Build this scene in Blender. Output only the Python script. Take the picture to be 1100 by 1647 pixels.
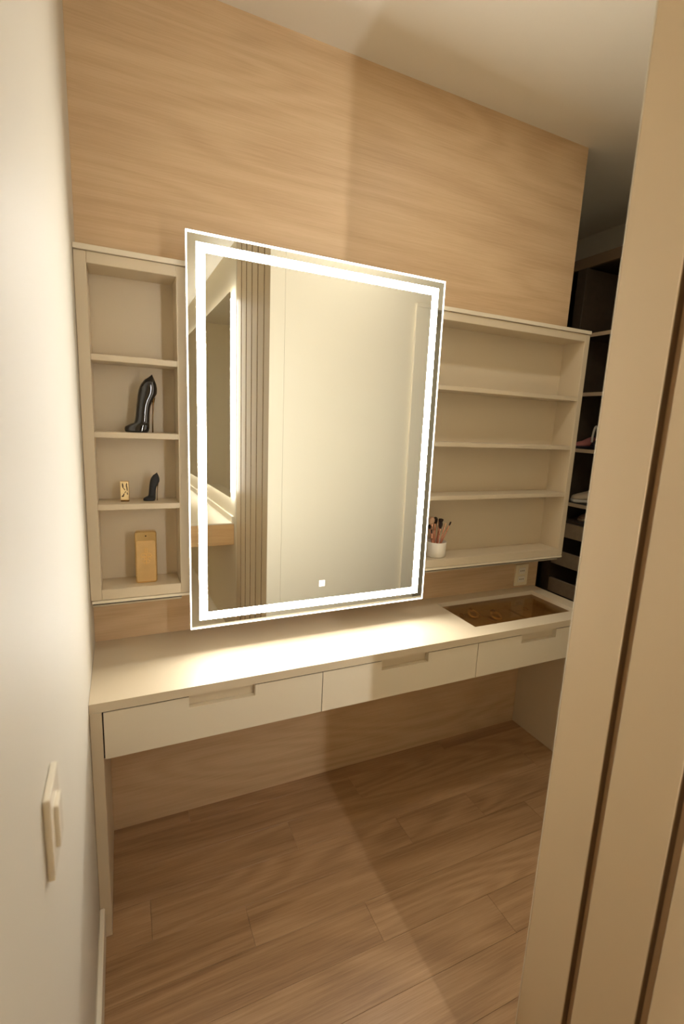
import bpy, bmesh, math, random
from mathutils import Vector, Matrix

for o in list(bpy.data.objects):
    bpy.data.objects.remove(o, do_unlink=True)
S = bpy.context.scene
C = S.collection
random.seed(7)

# ------------------------------------------------------------------ camera, world, exposure
CAM = Vector((0.1042, -1.7606, 1.5514))
PITCH, YAW, ROLL = 0.18160, 0.43350, -0.04550
fwd = Vector((math.sin(YAW)*math.cos(PITCH), math.cos(YAW)*math.cos(PITCH), -math.sin(PITCH)))
rgt = Vector((math.cos(YAW), -math.sin(YAW), 0))
dwn = fwd.cross(rgt)
r2 = rgt*math.cos(ROLL) + dwn*math.sin(ROLL)
d2 = -rgt*math.sin(ROLL) + dwn*math.cos(ROLL)
cam = bpy.data.cameras.new('camera')
cam.sensor_fit = 'HORIZONTAL'; cam.sensor_width = 36.0
cam.lens = 774.80/1100*36.0
cam.clip_start = 0.01
cam.dof.use_dof = True; cam.dof.focus_distance = 1.75; cam.dof.aperture_fstop = 5.0
co = bpy.data.objects.new('camera', cam); C.objects.link(co)
co.matrix_world = Matrix(((r2.x, -d2.x, -fwd.x, CAM.x), (r2.y, -d2.y, -fwd.y, CAM.y),
                          (r2.z, -d2.z, -fwd.z, CAM.z), (0, 0, 0, 1)))
S.camera = co
w = bpy.data.worlds.new('world'); S.world = w; w.use_nodes = True
w.node_tree.nodes['Background'].inputs[0].default_value = (0.9, 0.8, 0.65, 1)
w.node_tree.nodes['Background'].inputs[1].default_value = 0.02
S.view_settings.view_transform = 'Standard'; S.view_settings.look = 'None'
S.view_settings.gamma = 1.0; S.view_settings.use_curve_mapping = False
S.view_settings.exposure = 0.30
S.cycles.max_bounces = 14; S.cycles.diffuse_bounces = 8; S.cycles.glossy_bounces = 6
S.cycles.use_denoising = True
S.cycles.sample_clamp_indirect = 6.0

LED = 52.0          # vanity mirror band
BATH = 88.0         # bathroom mirror halo strip
WARM = (1.0, 0.965, 0.885)
COOL = (0.97, 0.98, 0.98)

# ------------------------------------------------------------------ helpers
def lin(r, g, b):
    f = lambda v: (v/255/12.92) if v/255 <= .04045 else ((v/255+.055)/1.055)**2.4
    return (f(r), f(g), f(b), 1)

MATS = {}
def mat(name, col, rough=.5, metal=0.0, spec=.5, noise=None, bump=None, emit=None, trans=0.0, ior=1.45, coat=0.0):
    m = bpy.data.materials.new(name); m.use_nodes = True
    nt = m.node_tree; b = nt.nodes['Principled BSDF']
    c = lin(*col)
    b.inputs['Base Color'].default_value = c
    b.inputs['Roughness'].default_value = rough
    b.inputs['Metallic'].default_value = metal
    b.inputs['Specular IOR Level'].default_value = spec
    b.inputs['IOR'].default_value = ior
    b.inputs['Transmission Weight'].default_value = trans
    b.inputs['Coat Weight'].default_value = coat
    tc = nt.nodes.new('ShaderNodeTexCoord')
    if noise:
        sc, amt = noise
        n = nt.nodes.new('ShaderNodeTexNoise'); n.inputs['Scale'].default_value = sc; n.inputs['Detail'].default_value = 4
        nt.links.new(tc.outputs['Object'], n.inputs['Vector'])
        mx = nt.nodes.new('ShaderNodeMix'); mx.data_type = 'RGBA'; mx.blend_type = 'MULTIPLY'
        mx.inputs['Factor'].default_value = amt
        r = nt.nodes.new('ShaderNodeMapRange'); r.inputs['From Min'].default_value = .3; r.inputs['From Max'].default_value = .7
        r.inputs['To Min'].default_value = .5; r.inputs['To Max'].default_value = 1.0
        nt.links.new(n.outputs['Fac'], r.inputs['Value'])
        mx.inputs[6].default_value = c
        nt.links.new(r.outputs['Result'], mx.inputs[7])
        nt.links.new(mx.outputs[2], b.inputs['Base Color'])
    if bump:
        sc, st = bump
        n = nt.nodes.new('ShaderNodeTexNoise'); n.inputs['Scale'].default_value = sc; n.inputs['Detail'].default_value = 3
        nt.links.new(tc.outputs['Object'], n.inputs['Vector'])
        bp = nt.nodes.new('ShaderNodeBump'); bp.inputs['Strength'].default_value = st; bp.inputs['Distance'].default_value = .001
        nt.links.new(n.outputs['Fac'], bp.inputs['Height']); nt.links.new(bp.outputs['Normal'], b.inputs['Normal'])
    if emit:
        b.inputs['Emission Color'].default_value = (*emit[0], 1); b.inputs['Emission Strength'].default_value = emit[1]
    MATS[name] = m
    return m

def wood(name, light, mid, dark, along=0, rough=.45, offset=False, contrast=1.0, sc=1.0):
    """grain runs along local axis `along`; the other axes are compressed"""
    m = bpy.data.materials.new(name); m.use_nodes = True
    nt = m.node_tree; b = nt.nodes['Principled BSDF']; N = nt.nodes.new; L = nt.links.new
    b.inputs['Roughness'].default_value = rough; b.inputs['Specular IOR Level'].default_value = .35
    tc = N('ShaderNodeTexCoord'); vec = tc.outputs['Object']
    oi = N('ShaderNodeObjectInfo')
    if offset:
        cb = N('ShaderNodeCombineXYZ'); mm = N('ShaderNodeMath'); mm.operation = 'MULTIPLY'; mm.inputs[1].default_value = 37.0
        L(oi.outputs['Random'], mm.inputs[0])
        for i in range(3): L(mm.outputs[0], cb.inputs[i])
        va = N('ShaderNodeVectorMath'); va.operation = 'ADD'; L(vec, va.inputs[0]); L(cb.outputs[0], va.inputs[1]); vec = va.outputs[0]
    def tex(stretch, fine, detail, dist):
        mp = N('ShaderNodeMapping'); s = [fine*sc]*3; s[along] = stretch*sc; mp.inputs['Scale'].default_value = s
        L(vec, mp.inputs['Vector'])
        n = N('ShaderNodeTexNoise'); n.inputs['Scale'].default_value = 1; n.inputs['Detail'].default_value = detail
        n.inputs['Roughness'].default_value = .6; n.inputs['Distortion'].default_value = dist
        L(mp.outputs[0], n.inputs['Vector']); return n.outputs['Fac']
    broad = tex(.35, 7.0, 3, .6); streak = tex(1.1, 70, 6, .5); pore = tex(9, 330, 3, .2)
    # cathedral figure: contour lines of a slow, stretched noise
    mp = N('ShaderNodeMapping'); q_ = [3.4*sc]*3; q_[along] = .50*sc; mp.inputs['Scale'].default_value = q_; L(vec, mp.inputs['Vector'])
    cn = N('ShaderNodeTexNoise'); cn.inputs['Scale'].default_value = 1; cn.inputs['Detail'].default_value = 1.5; cn.inputs['Distortion'].default_value = .3
    L(mp.outputs[0], cn.inputs['Vector'])
    cm = N('ShaderNodeMath'); cm.operation = 'MULTIPLY'; cm.inputs[1].default_value = 75.0; L(cn.outputs['Fac'], cm.inputs[0])
    cs = N('ShaderNodeMath'); cs.operation = 'SINE'; L(cm.outputs[0], cs.inputs[0]); figure = cs.outputs[0]
    def mad(a, k, add):
        q = N('ShaderNodeMath'); q.operation = 'MULTIPLY_ADD'; L(a, q.inputs[0]); q.inputs[1].default_value = k
        if isinstance(add, float): q.inputs[2].default_value = add
        else: L(add, q.inputs[2])
        return q.outputs[0]
    k = contrast
    f = mad(broad, .34*k, .5-.17*k-.16*k-.17*k)
    f = mad(streak, .32*k, f); f = mad(figure, .055*k, f); f = mad(pore, .34*k, f)
    if offset: f = mad(oi.outputs['Random'], .10, mad(f, 1.0, -.05))
    cr = N('ShaderNodeValToRGB'); L(f, cr.inputs['Fac'])
    e = cr.color_ramp.elements; e[0].position = .22; e[0].color = lin(*dark); e[1].position = .78; e[1].color = lin(*light)
    q = cr.color_ramp.elements.new(.5); q.color = lin(*mid)
    L(cr.outputs['Color'], b.inputs['Base Color'])
    bp = N('ShaderNodeBump'); bp.inputs['Strength'].default_value = .12; bp.inputs['Distance'].default_value = .001
    L(streak, bp.inputs['Height']); L(bp.outputs['Normal'], b.inputs['Normal'])
    MATS[name] = m
    return m

def wloc(p):
    """world location of a parent (translations only)"""
    v = Vector((0, 0, 0))
    while p is not None:
        v += p.location; p = p.parent
    return v

def link(name, me, m=None, parent=None, loc=(0, 0, 0), local=False):
    o = bpy.data.objects.new(name, me); C.objects.link(o)
    if me is not None and m is not None and len(me.materials) == 0: me.materials.append(m)
    if parent is not None:
        o.parent = parent
        o.location = Vector(loc) if local else Vector(loc) - wloc(parent)
    else: o.location = loc
    return o

BC = {}
def boxmesh(sx, sy, sz, bev, m, seg=1):
    key = (round(sx, 4), round(sy, 4), round(sz, 4), bev, m.name, seg)
    if key in BC: return BC[key]
    bm = bmesh.new(); bmesh.ops.create_cube(bm, size=1)
    bmesh.ops.scale(bm, vec=(sx, sy, sz), verts=bm.verts)
    if bev: bmesh.ops.bevel(bm, geom=bm.edges[:], offset=min(bev, .45*min(sx, sy, sz)), segments=seg, affect='EDGES', profile=.7)
    me = bpy.data.meshes.new('box'); bm.to_mesh(me); bm.free(); me.materials.append(m); BC[key] = me
    return me

def box(name, x0, x1, y0, y1, z0, z1, m, parent=None, bev=.0015, seg=1, local=False):
    me = boxmesh(x1-x0, y1-y0, z1-z0, bev, m, seg)
    return link(name, me, None, parent, ((x0+x1)/2, (y0+y1)/2, (z0+z1)/2), local)

def pyd(name, verts, faces, m, parent=None, loc=(0, 0, 0), smooth=False, local=False):
    me = bpy.data.meshes.new(name); me.from_pydata(verts, [], faces); me.update()
    bm = bmesh.new(); bm.from_mesh(me); bmesh.ops.recalc_face_normals(bm, faces=bm.faces); bm.to_mesh(me); bm.free()
    if smooth:
        for p in me.polygons: p.use_smooth = True
    return link(name, me, m, parent, loc, local)

def loft(rings, cap=True):
    n = len(rings[0]); v = [p for r in rings for p in r]; f = []
    for i in range(len(rings)-1):
        for j in range(n):
            f.append((i*n+j, i*n+(j+1) % n, (i+1)*n+(j+1) % n, (i+1)*n+j))
    if cap:
        f.append(tuple(range(n-1, -1, -1))); f.append(tuple((len(rings)-1)*n+j for j in range(n)))
    return v, f

def lathe(prof, n=28, axis=None, org=(0, 0, 0), cap=True):
    """profile of (r, t) pairs revolved about axis"""
    ax = Vector(axis or (0, 0, 1)).normalized(); u = ax.orthogonal().normalized(); q = ax.cross(u); og = Vector(org)
    return loft([[tuple(og + ax*t + (u*math.cos(a) + q*math.sin(a))*r) for a in [2*math.pi*j/n for j in range(n)]] for r, t in prof], cap)

def ring_frame(w0, h0, l, r, t, b, y0, y1):
    """rectangular ring in the local xz plane, outer half size w0 x h0, side widths l r t b, from y0 (front) to y1"""
    O = [(-w0, -h0), (w0, -h0), (w0, h0), (-w0, h0)]; I = [(-w0+l, -h0+b), (w0-r, -h0+b), (w0-r, h0-t), (-w0+l, h0-t)]
    v = [(x, y0, z) for x, z in O] + [(x, y0, z) for x, z in I] + [(x, y1, z) for x, z in O] + [(x, y1, z) for x, z in I]
    f = []
    for j in range(4):
        k = (j+1) % 4
        f += [(j, k, 4+k, 4+j), (8+j, 12+j, 12+k, 8+k), (j, 8+j, 8+k, k), (4+j, 4+k, 12+k, 12+j)]
    return v, f

def empty(name, loc):
    o = bpy.data.objects.new(name, None); C.objects.link(o); o.location = loc; o.empty_display_size = .05
    return o

def tag(o, label, cat, group=None):
    o['label'] = label; o['category'] = cat
    if group: o['group'] = group
    return o

def struct(o, label=None):
    o['kind'] = 'structure'
    if label: o['label'] = label
    return o

def tube(pts, r, n=8, closed=False):
    rings = []
    P = [Vector(p) for p in pts]
    for i, p in enumerate(P):
        if closed: t = P[(i+1) % len(P)] - P[i-1]
        else: t = P[min(i+1, len(P)-1)] - P[max(i-1, 0)]
        t.normalize(); u = t.cross(Vector((0, 1, 0.013)));
        if u.length < 1e-4: u = t.cross(Vector((1, 0, 0)))
        u.normalize(); q = t.cross(u)
        rr = r[i] if isinstance(r, (list, tuple)) else r
        rings.append([tuple(p + (u*math.cos(a)+q*math.sin(a))*rr) for a in [2*math.pi*j/n for j in range(n)]])
    if closed: rings.append(rings[0])
    return loft(rings, not closed)

# ------------------------------------------------------------------ materials
paint = mat('wall_paint', (196, 189, 174), .6, bump=(180, .15))
ceilp = mat('ceiling_paint', (226, 219, 204), .7, bump=(140, .1))
cream = mat('cream_laminate', (204, 189, 162), .42, bump=(900, .08))
cream2 = mat('cream_lacquer', (220, 209, 186), .38, bump=(900, .05))
slatm = mat('slat_laminate', (196, 174, 140), .45, bump=(700, .08))
groove = mat('slat_backing', (196, 164, 124), .7)
shadem = mat('groove_shade', (124, 100, 72), .7)  # brown that paints the shade inside the slat grooves
dark = mat('shadow_gap', (40, 32, 24), .8)
wallwood = wood('oak_panel', (216, 189, 152), (200, 171, 134), (176, 145, 110), 0, .5, contrast=.95)
floorwood = wood('oak_floor', (190, 157, 119), (167, 133, 97), (134, 102, 72), 0, .36, offset=True, contrast=1.3, sc=1.25)
seam = mat('floor_seam', (96, 70, 46), .7)
bathwood = wood('bath_oak', (222, 184, 132), (204, 164, 112), (180, 140, 94), 0, .5)
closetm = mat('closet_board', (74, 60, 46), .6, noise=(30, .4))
closetedge = mat('closet_edge', (206, 182, 150), .5)
trayfront = mat('tray_front', (168, 146, 118), .5, noise=(40, .3))
mirrorm = mat('mirror_silver', (236, 240, 238), .0, 1.0)
bathmirrorm = mat('bath_mirror_silver', (205, 200, 190), .02, 1.0)
alu = mat('aluminium', (190, 178, 156), .35, .6)
ledm = mat('led_diffuser', (255, 250, 240), .5, emit=(WARM, LED))
rimm = mat('glass_edge_light', (255, 250, 240), .5, emit=((1, .95, .86), 4.0))
btnm = mat('touch_light', (255, 255, 255), .5, emit=((1, .98, .95), 1.6))
bathled = mat('bath_led', (255, 250, 240), .5, emit=(COOL, BATH))
bathled2 = mat('bath_led_soft', (255, 250, 240), .5, emit=(COOL, 15.0))
lampm = mat('fill_glow', (255, 245, 230), .5, emit=(WARM, 12.0))
housing = mat('mirror_housing', (225, 220, 210), .5)
blackgloss = mat('black_glass', (16, 14, 16), .06, coat=1.0)
blackmatte = mat('black_glitter', (28, 27, 28), .45, bump=(2500, .6))
heelgold = mat('heel_bronze', (120, 88, 52), .25, 1.0)
gold = mat('gold_polished', (240, 214, 162), .16, 1.0)
goldb = mat('gold_brushed', (228, 194, 138), .40, 1.0, noise=(25, .25))
goldl = mat('gold_relief', (236, 196, 124), .4, .8)
jewelgold = mat('jewellery_gold', (250, 224, 168), .28, .5)
palegold = mat('pale_gold', (240, 216, 168), .25, .9)
spotm = mat('dark_spot', (56, 36, 20), .4)
white = mat('white_ceramic', (236, 230, 216), .35)
plast = mat('ivory_plastic', (226, 212, 178), .35)
plast2 = mat('white_plastic', (232, 224, 206), .25)
slot = mat('socket_slot', (92, 80, 62), .6)
rose = mat('rose_handle', (206, 140, 112), .3, .35)
rosel = mat('rose_gold_ferrule', (226, 172, 142), .22, .9)
brd = mat('brush_dark_hair', (52, 36, 28), .8, noise=(300, .5))
brp = mat('brush_pale_hair', (206, 166, 132), .85, noise=(300, .4))
felt = mat('tray_felt', (206, 190, 160), .9, noise=(60, .3))
bronzeglass = mat('bronze_glass', (206, 184, 150), .0, 0, .5)
_nt = bronzeglass.node_tree; _tr = _nt.nodes.new('ShaderNodeBsdfTransparent'); _tr.inputs[0].default_value = lin(226, 212, 190)
_gl = _nt.nodes.new('ShaderNodeBsdfGlossy'); _gl.inputs['Roughness'].default_value = .02
_lw = _nt.nodes.new('ShaderNodeLayerWeight'); _lw.inputs['Blend'].default_value = .5
_pw = _nt.nodes.new('ShaderNodeMath'); _pw.operation = 'POWER'; _pw.inputs[1].default_value = 4.0; _nt.links.new(_lw.outputs['Facing'], _pw.inputs[0])
_fr = _nt.nodes.new('ShaderNodeMath'); _fr.operation = 'MULTIPLY_ADD'; _fr.inputs[1].default_value = .6; _fr.inputs[2].default_value = .03; _nt.links.new(_pw.outputs[0], _fr.inputs[0])
_mx = _nt.nodes.new('ShaderNodeMixShader'); _nt.links.new(_fr.outputs[0], _mx.inputs[0]); _nt.links.new(_tr.outputs[0], _mx.inputs[1]); _nt.links.new(_gl.outputs[0], _mx.inputs[2])
_nt.links.new(_mx.outputs[0], _nt.nodes['Material Output'].inputs['Surface'])
shoeb = mat('shoe_beige', (196, 176, 146), .7); shoew = mat('shoe_white', (214, 206, 190), .5)
shoep = mat('shoe_pink', (178, 112, 104), .6); shoed = mat('shoe_dark', (48, 40, 44), .6); shoebr = mat('shoe_brown', (158, 124, 94), .7)
bathwall = mat('bath_wall', (218, 206, 180), .6)

# ------------------------------------------------------------------ structure
H = 2.8075; XP = 2.049; XW = 0.859; YE = -1.170; HB = 2.70
# floor of separate planks, running along x
fl = struct(box('floor', -1.4, 3.0, -4.7, 1.1, -.06, -.009, seam, bev=0), 'oak laminate plank floor')
PW = .135; row = 0
joints = {-1: [.30, 1.50, 2.7], 0: [.98, 2.18], 1: [.65, 1.85], 2: [.14, 1.06, 1.41, 2.45], 3: [.42, 1.62, 2.8], 4: [.785, 1.985], 5: [.03, 1.185, 2.385], 6: [.50, 1.70]}
y = .88
rows = []
i = -8
while True:
    ytop = -.065 - PW*(i-0) + 0.0
    rows.append((i, ytop)); i += 1
    if ytop < -2.0: break
for i, yt in rows:
    yb_ = yt - PW
    js = joints.get(i)
    if js is None:
        rs = random.Random(i*13+5); s = rs.uniform(.1, 1.1); js = [s, s+1.2, s+2.4]
    xs = [0.0] + [j for j in js if .02 < j < 2.88] + [2.9]
    for a, b in zip(xs[:-1], xs[1:]):
        if yt > .1 and b < XP: continue
        box('plank', a+.0003, b-.0003, yb_+.0003, yt-.0003, -.009, 0, floorwood, fl, bev=.0006)
bf = struct(box('floor', -1.4, 3.0, -4.7, rows[-1][1]-PW-.001, -.009, 0, bathwall, bev=0), 'pale floor of the bathroom behind')

struct(box('wall_back', -.1, XP, 0, .10, 0, H, wallwood, bev=0), 'oak veneer panel wall behind mirror, shelves and vanity')
struct(box('wall_left', -.1, 0, -2.0, 0, 0, H, paint, bev=0), 'pale painted wall at the left with a switch')
struct(box('ceiling', -.1, 3.0, YE-.12, 1.1, H, H+.1, ceilp, bev=0), 'pale cream ceiling')
struct(box('wall_rear', XW+.083, 1.86, YE-.10, YE, 0, H, cream2, bev=0), 'cream wall facing the vanity, seen in the mirror')
wr2 = struct(box('wall_rear', 1.86, 3.0, YE-.10, YE, 2.28, H, cream2, bev=0), 'cream wall above the side doorway')
struct(box('wall_rear', 2.62, 3.0, YE-.10, YE, 0, 2.28, cream2, bev=0), 'cream wall beyond the side doorway')
struct(box('wall_right', 2.9, 3.0, YE, 1.1, 0, H, paint, bev=0), 'wall behind the open closet')
struct(box('wall_closet', XP-.1, 2.9, 1.0, 1.1, 0, H, paint, bev=0), 'far wall of the closet')
struct(box('wall_closet', XP-.1, XP-.05, .10, 1.0, 0, H, paint, bev=0), 'closet side of the panel wall')
# side door in the rear wall (only in the mirror): casing and a dark leaf
tr = struct(empty('trim_1', (1.8, YE, 0)), 'cream casing around the dark side door')
box('casing_post', 1.755, 1.855, YE, YE+.018, 0, 2.27, cream2, tr)
box('casing_post', 2.60, 2.70, YE, YE+.018, 0, 2.27, cream2, tr)
box('casing_head', 1.755, 2.70, YE, YE+.018, 2.27, 2.29, cream2, tr)
doorm = mat('door_grey', (168, 156, 132), .5)
dr = struct(box('door_1', 1.885, 2.60, YE-.09, YE-.05, .004, 2.275, doorm), 'dark door leaf reflected at the right of the mirror')
box('door_handle', 2.54, 2.57, YE-.05, YE-.02, 1.0, 1.14, alu, dr)
# baseboard on the left wall
bb = struct(box('baseboard_left', 0, .014, -2.0, -.4095, 0, .11, plast2, bev=.003), 'pale baseboard along the left wall')

# slatted wall at the right of the passage, boards with grooves between
sw = struct(empty('wall_slatted', (XW, YE, 0)), 'grooved slat wall at the right of the passage')
box('backing', XW+.016, XW+.08, -4.5, YE-.016, 0, HB, groove, sw, bev=0)
cuts = [-1.170, -1.272, -1.3955, -1.517, -1.639, -1.760, -1.885]
box('end_panel', XW, XW+.082, YE-.002, YE, 0, HB+.1075, cream2, sw, bev=.0003)
for k, (a, b) in enumerate(zip(cuts[:-1], cuts[1:])):
    y1 = a - (.002 if k == 0 else .018); y0 = b
    box('slat', XW, XW+.016, y0, y1, 0, HB, slatm, sw, bev=.0012)
    if k: box('groove_shade', XW+.0015, XW+.016, y1, y1+.0008, 0, HB, shadem, sw, bev=0)
    box('groove_shade', XW+.0015, XW+.016, y0-.0008, y0, 0, HB, shadem, sw, bev=0)  # dark skins on the groove walls stand in for shade
# bathroom shell behind the camera
bw = struct(box('wall_bathroom', XW-.001, XW+.016, -4.6, -1.892, 0, HB, bathwall, bev=0), 'pale wall behind the bathroom mirror')
struct(box('wall_bathroom', -1.4, XW+.1, -4.7, -4.6, 0, HB, bathwall, bev=0), 'far bathroom wall')
struct(box('wall_bathroom', -1.4, -1.3, -4.6, -2.0, 0, HB, bathwall, bev=0), 'bathroom side wall')
struct(box('wall_bathroom', -1.4, -.1, -2.0, -1.9, 0, HB, bathwall, bev=0), 'bathroom return wall')
struct(box('ceiling', -1.4, XW+.1, -4.7, YE-.12, HB, HB+.1, ceilp, bev=0), 'bathroom ceiling')
struct(box('ceiling', -.1, XW+.083, YE-.121, YE-.0, HB+.001, H, ceilp, bev=0), 'head of the passage opening')

# ------------------------------------------------------------------ vanity desk
YK = -.4085; ZK = .77; ZD = .742; ZB = .593; XR = 2.03; LT = .031
vd = tag(empty('vanity_desk', (XR/2, -.2, 0)), 'long cream vanity desk with three handleless drawers below the lit mirror', 'desk')
gx0, gx1, gy0, gy1 = 1.378, 1.955, -.335, -.070
# worktop with a rectangular opening for the glass
def worktop():
    X = [.0005, gx0, gx1, XR]; Y = [YK, gy0, gy1, -.0005]; v = []; f = []
    for z in (ZD, ZK):
        for yy in Y:
            for xx in X: v.append((xx, yy, z))
    I = lambda a, b, c: c*16+b*4+a
    for a in range(3):
        for b in range(3):
            if a == 1 and b == 1: continue
            f += [(I(a, b, 1), I(a+1, b, 1), I(a+1, b+1, 1), I(a, b+1, 1)), (I(a, b, 0), I(a, b+1, 0), I(a+1, b+1, 0), I(a+1, b, 0))]
    for a in range(3):
        f += [(I(a, 0, 0), I(a+1, 0, 0), I(a+1, 0, 1), I(a, 0, 1)), (I(a, 3, 0), I(a, 3, 1), I(a+1, 3, 1), I(a+1, 3, 0)),
              (I(0, a, 0), I(0, a, 1), I(0, a+1, 1), I(0, a+1, 0)), (I(3, a, 0), I(3, a+1, 0), I(3, a+1, 1), I(3, a, 1))]
    f += [(I(1, 1, 0), I(1, 1, 1), I(2, 1, 1), I(2, 1, 0)), (I(1, 2, 0), I(2, 2, 0), I(2, 2, 1), I(1, 2, 1)),
          (I(1, 1, 0), I(1, 2, 0), I(1, 2, 1), I(1, 1, 1)), (I(2, 1, 0), I(2, 1, 1), I(2, 2, 1), I(2, 2, 0))]
    return v, f
v, f = worktop(); L0 = vd.location
wt = pyd('worktop', [(a-L0.x, b-L0.y, c) for a, b, c in v], f, cream, vd, tuple(L0))
box('side_panel', .0005, LT, YK, -.0005, 0, ZD-.0002, cream, vd)
box('side_panel', XR-LT, XR, YK, -.0005, 0, ZD-.0002, cream, vd)
box('carcass_back', LT, XR-LT, -.06, -.04, ZB+.004, ZD-.001, cream, vd)
box('carcass_bottom', LT, XR-LT, YK+.025, -.06, ZB+.002, ZB+.012, cream, vd)
dx = [LT+.0025, .6895, 1.3415, XR-LT-.0025]
nt_x = [(.262, .4615), (.914, 1.110), (1.565, 1.759)]
for k in range(3):
    a, b = dx[k]+.0012, dx[k+1]-.0012; n0, n1 = nt_x[k]; zt = ZD-.0055; zn = .7005; T = .020
    P = [(a, ZB), (b, ZB), (b, zt), (n1, zt), (n1, zn), (n0, zn), (n0, zt), (a, zt)]
    cx = (a+b)/2
    v = [(x-cx, 0, z-ZB) for x, z in P] + [(x-cx, T, z-ZB) for x, z in P]
    n = len(P); fr = [(0, 1, 4, 5), (0, 5, 6, 7), (1, 2, 3, 4)]
    f = fr + [tuple(n+q for q in reversed(t)) for t in fr] + [(i, (i+1) % n, n+(i+1) % n, n+i) for i in range(n)]
    d = pyd('drawer', v, f, cream2, vd, (cx, YK+.0045, ZB))
    me = d.data; bmm = bmesh.new(); bmm.from_mesh(me)
    bmesh.ops.dissolve_limit(bmm, angle_limit=.01, verts=bmm.verts[:], edges=bmm.edges[:]); bmm.to_mesh(me); bmm.free()
    # dark strips filling the gaps, painted as the shade between fronts
    for p0, p1 in ((a, n0), (n1, b)): box('gap_shade', p0, p1, YK+.007, YK+.020, ZD-.0057, ZD-.0004, dark, d, bev=0)
    for p0, p1 in ((dx[k], a-.0001),) + (((dx[k+1]-.0011, dx[k+1]-.0001),) if k < 2 else ()):
        box('gap_shade', p0 - (.0022 if k == 0 and p0 == dx[0] else 0), p1, YK+.007, YK+.020, ZB+.002, ZD-.0004, dark, d, bev=0)
    # recessed finger pull
    box('finger_pull', n0-.004, n1+.004, YK+.0250, YK+.030, zn-.006, zt, cream, d, bev=0)
    if k < 2: box('drawer_box', a+.02, b-.02, YK+.03, -.07, ZB+.015, ZD-.03, cream, d, bev=0)
# display tray with a bronze glass lid set into the worktop
lid = box('glass_lid', gx0+.0006, gx1-.0006, gy0+.0006, gy1-.0006, .745, .751, bronzeglass, vd, bev=0)
tray = box('display_tray', gx0-.012, gx1+.012, gy0-.012, gy1+.008,   .695, .703, felt, vd, bev=0)
for (a, b, c, d_) in ((gx0-.012, gx1+.012, gy1, gy1+.008), (gx0-.012, gx1+.012, gy0-.012, gy0-.004), (gx0-.012, gx0-.004, gy0-.004, gy1), (gx1+.004, gx1+.012, gy0-.004, gy1)):
    box('tray_wall', a, b, c, d_, .703, ZD-.0005, felt, tray, bev=0)
for xx in (1.60, 1.78): box('divider', xx-.003, xx+.003, gy0-.004, gy1, .703, .712, felt, tray, bev=0)

# jewellery in the tray
def band(name, loc, R, r, tilt, label, cat, m, stone=None, n=28):
    t = tag(empty(name, loc), label, cat, 'jewellery under the glass lid')
    pts = [(R*math.cos(a), R*math.sin(a)*math.cos(tilt), R*math.sin(tilt)*(1+math.sin(a))) for a in [2*math.pi*j/n for j in range(n)]]
    v, f = tube(pts, r, 8, True)
    zmin = min(p[2] for p in v); v = [(a, b, c-zmin) for a, b, c in v]
    pyd('band', v, f, m, t, (0, 0, 0), True, True)
    if stone:
        vv, ff = lathe([(.001, 0), (stone*.8, .002), (stone, .006), (stone*.5, .010), (.001, .011)], 12)
        top = max(v, key=lambda p: p[2]); pyd('stone', [(a+top[0], b+top[1], c+top[2]-.004) for a, b, c in vv], ff, palegold, t, (0, 0, 0), False, True)
    return t
band('finger_ring', (1.552, -.118, .7032), .022, .0055, .45, 'broad gold ring lying near the left end of the glass topped tray', 'ring', jewelgold, .008)
band('bracelet', (1.645, -.165, .7032), .024, .006, .3, 'gold bangle standing beside the ring under the glass lid', 'bracelet', jewelgold, .012)
band('earring', (1.497, -.105, .7032), .009, .003, .7, 'tiny gold hoop left of the broad ring under the glass', 'earring', palegold)
band('earring', (1.86, -.13, .7032), .012, .0025, .2, 'thin gold hoop at the right end of the glass topped tray', 'earring', palegold)

# ------------------------------------------------------------------ wall shelves
def shelf_unit(name, x0, x1, label, levels, stile=.030):
    YC = -.125
    t = tag(empty(name, ((x0+x1)/2, 0, .94)), label, 'shelf')
    box('side_panel', x0, x0+stile, YC, -.0005, .962, 1.996, cream, t)
    box('side_panel', x1-stile, x1, YC, -.0005, .962, 1.996, cream, t)
    box('top_panel', x0+stile, x1-stile, YC, -.0005, 1.9645, 1.996, cream, t)
    box('bottom_panel', x0+stile, x1-stile, YC, -.0005, .962, .9965, cream, t)
    box('back_panel', x0+stile, x1-stile, -.008, -.0005, .9965, 1.9645, cream, t, bev=0)
    for z in levels: box('shelf', x0+stile, x1-stile, YC+.001, -.008, z-.018, z, cream, t)
    tk = box('top_rail', x0, x1, YC-.006, -.001, 1.997, 2.012, cream2, t, bev=.001)
    rb = box('bottom_rail', x0+.004, x1-.003, YC-.004, -.06, .9525, .9615, cream2, t, bev=.0008)
    box('rail_slot', x0+.006, x1-.03, YC+.002, -.06, .9485, .9525, dark, rb, bev=0)
    box('rail_lip', x0+.004, x1-.03, YC-.002, -.06, .9425, .9485, alu, rb, bev=.0008)
    return t
LV = [1.7195, 1.4945, 1.2715]
shelf_unit('wall_shelf', .0008, .3055, 'narrow cream shelf unit with dark bottles, left of the lit mirror', LV, .032)
shelf_unit('wall_shelf', 1.02, 2.0645, 'wide cream shelf unit holding the brush cup, right of the lit mirror', LV)

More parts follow.
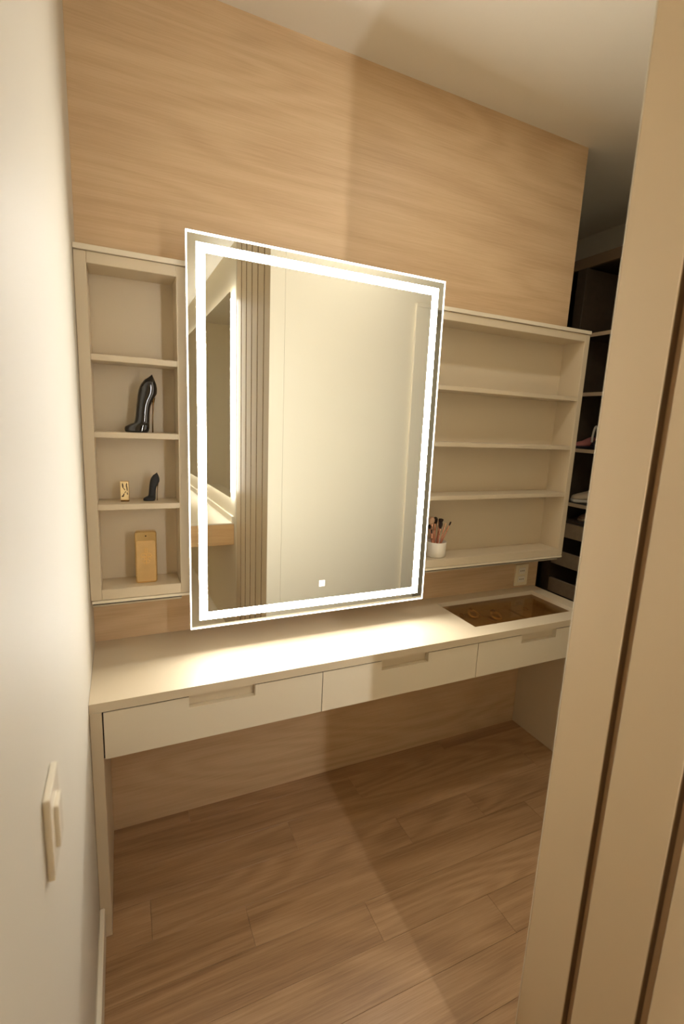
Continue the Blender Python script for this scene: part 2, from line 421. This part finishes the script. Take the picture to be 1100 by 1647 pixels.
# ------------------------------------------------------------------ lit mirror
MC = Vector((.7582, -.18, 1.4688)); MA, MT = .012, -.008
ex = Vector((math.cos(MA), math.sin(MA), 0)); nn = Vector((math.sin(MA), -math.cos(MA), 0))
ez = Vector((0, 0, 1))*math.cos(MT) + nn*math.sin(MT); ey = ez.cross(ex)
HW, HH = .4613, .6145
lm = tag(empty('lighted_mirror', MC), 'large rectangular mirror with a glowing white band, hung above the desk', 'mirror')
lm.matrix_world = Matrix(((ex.x, ey.x, ez.x, MC.x), (ex.y, ey.y, ez.y, MC.y), (ex.z, ey.z, ez.z, MC.z), (0, 0, 0, 1)))
box('mirror_glass', -HW, HW, 0, .005, -HH, HH, mirrorm, lm, bev=0, local=True)
v, f = ring_frame(.4335, .5870, .0255, .0255, .0255, .0255, -.0012, .0002)
pyd('led_band', v, f, ledm, lm, (0, 0, 0), False, True)
v, f = ring_frame(HW+.0012, HH+.002, .0034, .0048, .0068, .005, -.0008, .0055)
pyd('glowing_rim', v, f, rimm, lm, (0, 0, 0), False, True)
box('housing', -.40, .40, .0052, .030, -.56, .56, housing, lm, bev=.002, local=True)
box('mounting_box', -.26, .22, .030, .172, -.45, .45, housing, lm, bev=.002, local=True)
tb = box('touch_button', -.004, .018, -.0010, .0004, -.5145, -.4915, btnm, lm, bev=.0004, local=True)
icon = mat('touch_icon', (200, 205, 215), .5, emit=((.85, .9, 1), .75))
v, f = tube([(.006*math.sin(a), -.0006, .006*math.cos(a)) for a in [.6+(2*math.pi-1.2)*j/16 for j in range(17)]], .0007, 6)
pyd('power_symbol', v, f, icon, tb, (0, 0, 0), False, True)
v, f = tube([(0, -.0006, .002), (0, -.0006, .0075)], .0007, 6)
pyd('power_symbol', v, f, icon, tb, (0, 0, 0), False, True)

# ------------------------------------------------------------------ bottles on the left shelves
def stiletto(name, base, H_, label, m):
    k = H_/1010.0
    lev = [(1262, 232, 600), (1235, 220, 618), (1200, 220, 628), (1170, 228, 632), (1140, 275, 634), (1118, 310, 635), (1095, 372, 636), (1060, 388, 637), (1000, 400, 640),
           (900, 410, 645), (800, 420, 660), (730, 430, 684), (640, 441, 735), (580, 452, 768), (520, 466, 773), (480, 480, 773), (420, 510, 764), (345, 566, 737), (300, 632, 717), (268, 672, 702), (252, 686, 696)]
    t = tag(empty(name, base), label, 'perfume bottle', 'shoe shaped bottles')
    rings = []
    for yy, a, b in lev:
        cx = (a+b)/2-480; hw = (b-a)/2; hd = min(.82*hw+14, 118) if yy < 1110 else 105
        hd = hd if yy > 300 else max(6, hd*.8)
        rings.append([(k*(cx + hw*math.copysign(abs(math.cos(q))**.8, math.cos(q))), k*hd*math.copysign(abs(math.sin(q))**.8, math.sin(q)), k*(1262-yy)) for q in [2*math.pi*j/24 for j in range(24)]])
    v, f = loft(rings); pyd('body', v, f, m, t, (0, 0, 0), True, True)
    hv, hf = tube([(k*(715-480), 0, k*(1262-640)), (k*(700-480), 0, k*(1262-760)), (k*(688-480), 0, k*(1262-1000)), (k*(682-480), 0, k*2)], [k*26, k*13, k*10, k*13], 10)
    pyd('heel', hv, hf, heelgold, t, (0, 0, 0), True, True)
    bx = [(k*(x-480), k*y2, k*(1262-zz)) for x, y2, zz in ((600, -60, 420), (575, -84, 520), (556, -86, 640), (548, -82, 780), (556, -84, 900), (566, -84, 1010), (545, -100, 1090))]
    v, f = tube(bx, [k*4, k*9, k*9, k*7, k*8, k*9, k*4], 6); pyd('side_seam', v, f, heelgold if m is blackgloss else m, t, (0, 0, 0), True, True)
    return t
stiletto('shoe_bottle', (.1635, -.070, 1.4948), .1815, 'tall glossy black high-heel shaped bottle on the second shelf', blackgloss)
stiletto('shoe_bottle', (.190, -.066, 1.2718), .0935, 'small matte black high-heel shaped bottle on the third shelf', blackmatte)

# small pale gold lipstick-like bottle with dark blotches
lb = tag(empty('spotted_bottle', (.1115, -.067, 1.2718)), 'tiny pale gold bottle with dark animal spots on the third shelf', 'perfume bottle')
lb.rotation_euler.z = -.12
box('base', -.0125, .0125, -.009, .009, 0, .004, heelgold, lb, bev=.001, local=True)
bd = box('body', -.013, .013, -.0095, .0095, .004, .066, palegold, lb, bev=.003, seg=3, local=True)
for (sx, sz, a, b, rot) in ((-.005, .052, .0022, .0085, .1), (.0062, .054, .0017, .0075, -.1), (.0075, .043, .0016, .0085, .05), (-.0055, .018, .0042, .0026, .5), (-.003, .0225, .0018, .0052, -.4), (.008, .0265, .0014, .0048, .2), (-.001, .041, .0013, .005, .6), (.002, .031, .0012, .004, -.5)):
    v, f = lathe([(.0001, 0), (1, 0), (.9, .0004), (.0001, .0005)], 14, (0, -1, 0))
    ca, sa = math.cos(rot), math.sin(rot)
    vv = []
    for x, yv, z in v:
        x, z = x*a, z*b
        vv.append((x*ca - z*sa + sx, yv - .0094, x*sa + z*ca + sz - .035))
    pyd('spot', vv, f, spotm, bd, (0, 0, 0), False, True)

# gold bar bottle
gb = tag(empty('gold_bar_bottle', (.1690, -.078, .9968)), 'gold ingot shaped bottle with an embossed crest on the bottom shelf', 'perfume bottle')
gb.rotation_euler = (-.02, 0, -.05)
def rounded(hw, hh, r, yv, seg=5, zc=0):
    P = []
    for cx, cz, a0 in ((hw-r, hh-r, 0), (-hw+r, hh-r, math.pi/2), (-hw+r, -hh+r, math.pi), (hw-r, -hh+r, 1.5*math.pi)):
        for j in range(seg+1):
            a = a0 + math.pi/2*j/seg; P.append((cx+r*math.cos(a), yv, zc+cz+r*math.sin(a)))
    return P
W2, H2 = .0335, .0880
v, f = loft([rounded(W2-.002, H2-.002, .008, .014, zc=H2), rounded(W2, H2, .009, .012, zc=H2), rounded(W2, H2, .009, -.012, zc=H2), rounded(W2-.002, H2-.002, .0075, -.0145, zc=H2),
             rounded(W2-.0035, H2-.0035, .0065, -.0145, zc=H2), rounded(W2-.0042, H2-.0042, .0062, -.0128, zc=H2)])
body = pyd('body', v, f, gold, gb, (0, 0, 0), False, True)
v, f = loft([rounded(W2-.0045, .0695, .005, -.0132, zc=.0745), rounded(W2-.005, .069, .005, -.0127, zc=.0745)][::-1]); pyd('face_plate', v, f, goldb, gb, (0, 0, 0), False, True)
v, f = lathe([(.0001, 0), (.0021, 0), (.0018, .0006), (.0001, .0006)], 14, (0, -1, 0), (0, -.0128, .160)); pyd('nozzle_hole', v, f, dark, gb, (0, 0, 0), False, True)
# crest: scrolls and strokes in relief
def stroke(pts, r):
    v, f = tube([(x, -.0134, z) for x, z in pts], r, 6); pyd('crest', v, f, goldl, body, (0, 0, 0), True, True)
def arc(cx, cz, r, a0, a1, n=9): return [(cx+r*math.cos(a0+(a1-a0)*j/n), cz+r*math.sin(a0+(a1-a0)*j/n)) for j in range(n+1)]
for s in (-1, 1):
    stroke(arc(s*.0085, .094, .0075, math.pi/2 - s*2.2, math.pi/2 + s*1.2), .0008)
    stroke(arc(s*.0105, .083, .0055, math.pi/2 - s*1.6, math.pi/2 + s*2.2), .0008)
    stroke(arc(s*.005, .073, .0048, -math.pi/2 - s*1.9, -math.pi/2 + s*1.5), .0008)
    stroke([(s*.001, .088), (s*.006, .0905), (s*.0125, .0895), (s*.0185, .0935)], .0010)
    stroke([(s*.001, .082), (s*.0065, .079), (s*.0125, .0745)], .0008)
    stroke([(s*.0028, .098), (s*.0028, .114)], .0007)
stroke([(0, .062), (0, .069), (0, .080), (0, .092), (0, .102)], .0013)
stroke([(-.0065, .114), (.0065, .114)], .0009); stroke([(-.0055, .106), (.0060, .106)], .0007); stroke([(-.006, .1195), (-.002, .117), (.002, .1195), (.006, .117)], .0007)

# ------------------------------------------------------------------ brush cup
CX, CY, CZ = 1.349, -.068, .9967
cp = tag(empty('brush_cup', (CX, CY, CZ)), 'white cylindrical cup full of makeup brushes on the right bottom shelf', 'cup')
v, f = lathe([(.0001, .0), (.040, 0), (.0435, .003), (.045, .066), (.0445, .067), (.0425, .066), (.0405, .006), (.0001, .005)], 36, cap=False)
pyd('cup_wall', v, f, white, cp, (0, 0, 0), True, True)
BR = [  # base offset, tip offset (x, y, z above cup base), head radius, hair material, shape, label
    ((-.012, -.006), (-.044, -.012, .178), .0130, brp, 'fat', 'large fluffy pale powder brush at the left of the white cup'),
    ((-.004, .012), (-.030, .020, .138), .0075, brd, 'flat', 'short brush with dark head behind the pale powder brush'),
    ((-.010, .004), (-.016, .000, .166), .0065, brd, 'flat', 'slim brush with small dark head next to the powder brush'),
    ((.002, .014), (.004, .024, .170), .0095, brd, 'fat', 'round black-haired brush at the back of the cup'),
    ((.000, -.012), (.002, -.022, .158), .0085, brd, 'fat', 'dark-haired brush leaning forward in the middle of the cup'),
    ((.008, .000), (.020, .004, .166), .0110, brd, 'angle', 'angled dark brush right of the middle of the cup'),
    ((.006, .012), (.030, .026, .160), .0080, brp, 'fat', 'small pale-haired brush behind the angled dark brush'),
    ((.010, -.010), (.026, -.022, .152), .0070, brp, 'flat', 'pale flat brush in front of the angled dark brush'),
    ((.004, -.002), (.066, -.006, .152), .0045, brd, 'flat', 'thin brush with tiny dark tip leaning far to the right'),
    ((-.022, -.014), (-.055, -.034, .128), .0055, brd, 'flat', 'brush leaning left out of the cup toward the mirror'),
]
for (bx_, by_), (tx, ty, tz), hr, hm, shp, lab in BR:
    base = Vector((CX+bx_*.6, CY+by_*.6, CZ+.0065)); tip = Vector((CX+tx, CY+ty, CZ+tz)); ax = tip-base; Ln = ax.length; ax.normalize()
    t = tag(empty('makeup_brush', base), lab, 'brush', 'makeup brushes in the cup')
    hl = .030 if shp == 'fat' else .019; fl_ = .030
    v, f = lathe([(.0012, 0), (.0026, .012), (.0032, Ln*.45), (.0026, Ln-hl-fl_)], 10, ax); pyd('handle', v, f, rose, t, (0, 0, 0), True, True)
    v, f = lathe([(.0028, Ln-hl-fl_), (.0034, Ln-hl-fl_*.6), (max(.0036, hr*.62), Ln-hl)], 10, ax); pyd('ferrule', v, f, rosel, t, (0, 0, 0), True, True)
    if shp == 'fat': pr_ = [(hr*.6, Ln-hl-.001), (hr*.9, Ln-hl*.7), (hr, Ln-hl*.4), (hr*.85, Ln-hl*.14), (hr*.4, Ln-.001), (.0003, Ln)]
    elif shp == 'angle': pr_ = [(hr*.5, Ln-hl-.001), (hr*.8, Ln-hl*.7), (hr, Ln-hl*.35), (hr*.9, Ln-hl*.1), (.0003, Ln)]
    else: pr_ = [(hr*.6, Ln-hl-.001), (hr*.85, Ln-hl*.6), (hr*.8, Ln-hl*.25), (hr*.5, Ln-.001), (.0003, Ln)]
    v, f = lathe(pr_, 14, ax); pyd('bristles', v, f, hm, t, (0, 0, 0), True, True)

# ------------------------------------------------------------------ outlet and switch
ot = tag(empty('power_outlet', (1.936, 0, .780)), 'cream double power outlet on the oak wall above the glass tray', 'outlet')
pl = box('cover_plate', 1.894, 1.978, -.009, -.0005, .780, .892, plast, ot, bev=.003, seg=2)
for zc in (.814, .858):
    sk = box('socket', 1.914, 1.958, -.0115, -.0088, zc-.0165, zc+.0165, plast2, ot, bev=.0015, seg=2)
    for xx in (1.925, 1.936, 1.947): box('slot', xx-.0022, xx+.0022, -.0121, -.0114, zc-.003, zc+.003, slot, sk, bev=0)
ls = tag(empty('light_switch', (0, -1.085, .955)), 'white light switch plate on the pale left wall', 'switch')
box('cover_plate', .0005, .009, -1.143, -1.065, .957, 1.075, plast2, ls, bev=.0025, seg=2)
rk = box('rocker', .0085, .0145, -1.120, -1.088, .985, 1.047, plast2, ls, bev=.002, seg=2)

# ------------------------------------------------------------------ open closet at the right
XC = 2.50
railm = mat('closet_rail', (112, 92, 70), .5)
cl = tag(empty('open_closet', (2.7, .1, 0)), 'dark open closet with shelves and pull-out trays beyond the panel wall', 'closet')
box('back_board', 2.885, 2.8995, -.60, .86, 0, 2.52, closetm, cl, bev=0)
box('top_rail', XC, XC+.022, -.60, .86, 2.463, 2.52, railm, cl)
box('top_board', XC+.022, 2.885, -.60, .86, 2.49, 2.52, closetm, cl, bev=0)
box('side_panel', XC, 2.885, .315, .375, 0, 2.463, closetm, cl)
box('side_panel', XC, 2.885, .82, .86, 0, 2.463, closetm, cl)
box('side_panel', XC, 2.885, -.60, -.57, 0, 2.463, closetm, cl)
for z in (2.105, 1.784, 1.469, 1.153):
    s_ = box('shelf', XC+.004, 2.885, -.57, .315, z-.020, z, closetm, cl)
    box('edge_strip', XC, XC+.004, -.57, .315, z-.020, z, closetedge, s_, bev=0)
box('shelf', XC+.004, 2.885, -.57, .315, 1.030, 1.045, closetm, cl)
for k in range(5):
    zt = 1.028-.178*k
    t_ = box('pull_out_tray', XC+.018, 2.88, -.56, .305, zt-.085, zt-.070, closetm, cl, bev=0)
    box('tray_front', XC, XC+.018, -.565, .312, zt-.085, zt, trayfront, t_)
def shoe(name, loc, rz, label, up, sole, strap=False, s=1.0):
    t = tag(empty(name, loc), label, 'shoe', 'shoes in the dark closet'); t.rotation_euler.z = rz
    prof = [(-.13, .020, .012), (-.12, .034, .052), (-.09, .038, .085), (-.05, .038, .088), (-.01, .040, .075), (.04, .046, .055), (.09, .048, .045), (.125, .036, .036), (.14, .012, .024)]
    R = []
    for x, hw, h in prof:
        R.append([(x*s, hw*s*math.cos(q), s*(.022 + max(0, h-.01)*max(0, math.sin(q)))) for q in [2*math.pi*j/14 for j in range(14)]])
    v, f = loft(R); pyd('upper', v, f, up, t, (0, 0, 0), True, True)
    R = [[(x*s, (hw+.004)*s*math.cos(q), s*(.012 + .012*math.copysign(abs(math.sin(q))**.4, math.sin(q)))) for q in [2*math.pi*j/14 for j in range(14)]] for x, hw, h in prof]
    v, f = loft(R); pyd('sole', v, f, sole, t, (0, 0, 0), True, True)
    v, f = lathe([(.0001, 0), (.026*s, 0), (.022*s, .006*s), (.0001, .007*s)], 12, (.25, 0, 1), (-.085*s, 0, .100*s)); pyd('opening', v, f, shoed, t, (0, 0, 0), True, True)
    if strap:
        v, f = tube([(.05*s+.03*math.cos(a)*s, -.05*s, s*(.04+.09*math.sin(a))) for a in [math.pi*j/10 for j in range(11)]], .006*s, 6)
        pyd('strap', v, f, shoew, t, (0, 0, 0), True, True)
    return t
shoe('sneaker', (2.66, .205, 1.1535), math.pi-.2, 'pale beige sneaker on the closet shelf above the trays', shoeb, shoew)
shoe('sneaker', (2.66, .20, 1.0455), math.pi+.1, 'brownish sneaker squeezed under the lowest closet shelf', shoebr, shoeb, s=.72)
shoe('sandal', (2.64, .15, 1.4695), math.pi+.25, 'dark sandal with a curved white strap on the closet shelf', shoed, shoed, True)
shoe('slipper', (2.62, .268, 1.4695), math.pi, 'dull pink shoe beside the strapped sandal in the closet', shoep, shoed, s=.7)

# ------------------------------------------------------------------ bathroom seen in the mirror
bm_ = tag(empty('backlit_mirror', (XW-.03, -2.9, 1.04)), 'grey backlit bathroom mirror with a white glow, seen in the lit mirror', 'mirror')
box('mirror_glass', XW-.036, XW-.030, -4.30, -1.930, 1.040, 2.385, bathmirrorm, bm_, bev=0)
box('backing', XW-.030, XW-.0015, -4.24, -2.00, 1.09, 2.335, housing, bm_, bev=0)
box('side_light', XW-.028, XW-.003, -1.999, -1.955, 1.075, 2.350, bathled, bm_, bev=0)
box('top_light', XW-.026, XW-.004, -4.24, -2.005, 2.336, 2.350, bathled2, bm_, bev=0)
box('bottom_light', XW-.026, XW-.004, -4.24, -2.005, 1.075, 1.089, bathled2, bm_, bev=0)
bc = tag(empty('floating_counter', (.63, -2.9, .6965)), 'floating oak bathroom counter reflected in the lower left of the mirror', 'counter')
box('counter_body', .40, XW-.0015, -4.3, -1.952, .6965, .8460, bathwood, bc, bev=.002)
box('counter_top', .398, XW-.0015, -4.3, -1.950, .8462, .8545, cream2, bc, bev=.001)
box('backsplash', XW-.016, XW-.0015, -4.3, -1.952, .8547, .90, cream2, bc, bev=.001)

# ------------------------------------------------------------------ added ceiling fill lights, out of view
def fill_downlight(x, y, z, label, watts, col):
    t = tag(empty('added_downlight', (x, y, z)), label, 'fill_downlight', 'added ceiling lights')
    v, f = lathe([(.040, -.001), (.055, -.001), (.055, -.006), (.040, -.008)], 28, cap=False); pyd('trim_ring', v, f, plast2, t, (0, 0, 0), True, True)
    v, f = lathe([(.0001, -.003), (.040, -.003), (.040, -.002), (.0001, -.002)], 28, cap=False); pyd('lens', v, f, lampm, t, (0, 0, 0), False, True)
    l = bpy.data.lights.new('fill_downlight', 'AREA'); l.shape = 'DISK'; l.size = .08; l.energy = watts; l.color = col
    lo = bpy.data.objects.new('fill_lamp', l); C.objects.link(lo); lo.parent = t; lo.location = (0, 0, -.012)
fill_downlight(1.35, -.78, H, 'unseen added downlight in the dressing room ceiling', 4.0, WARM)  # added to lift the ambient light on the wood wall
fill_downlight(-.9, -2.6, HB, 'unseen added downlight deep in the bathroom ceiling', 14.0, (1, .97, .92))  # added to brighten the bathroom as reflected in the mirror
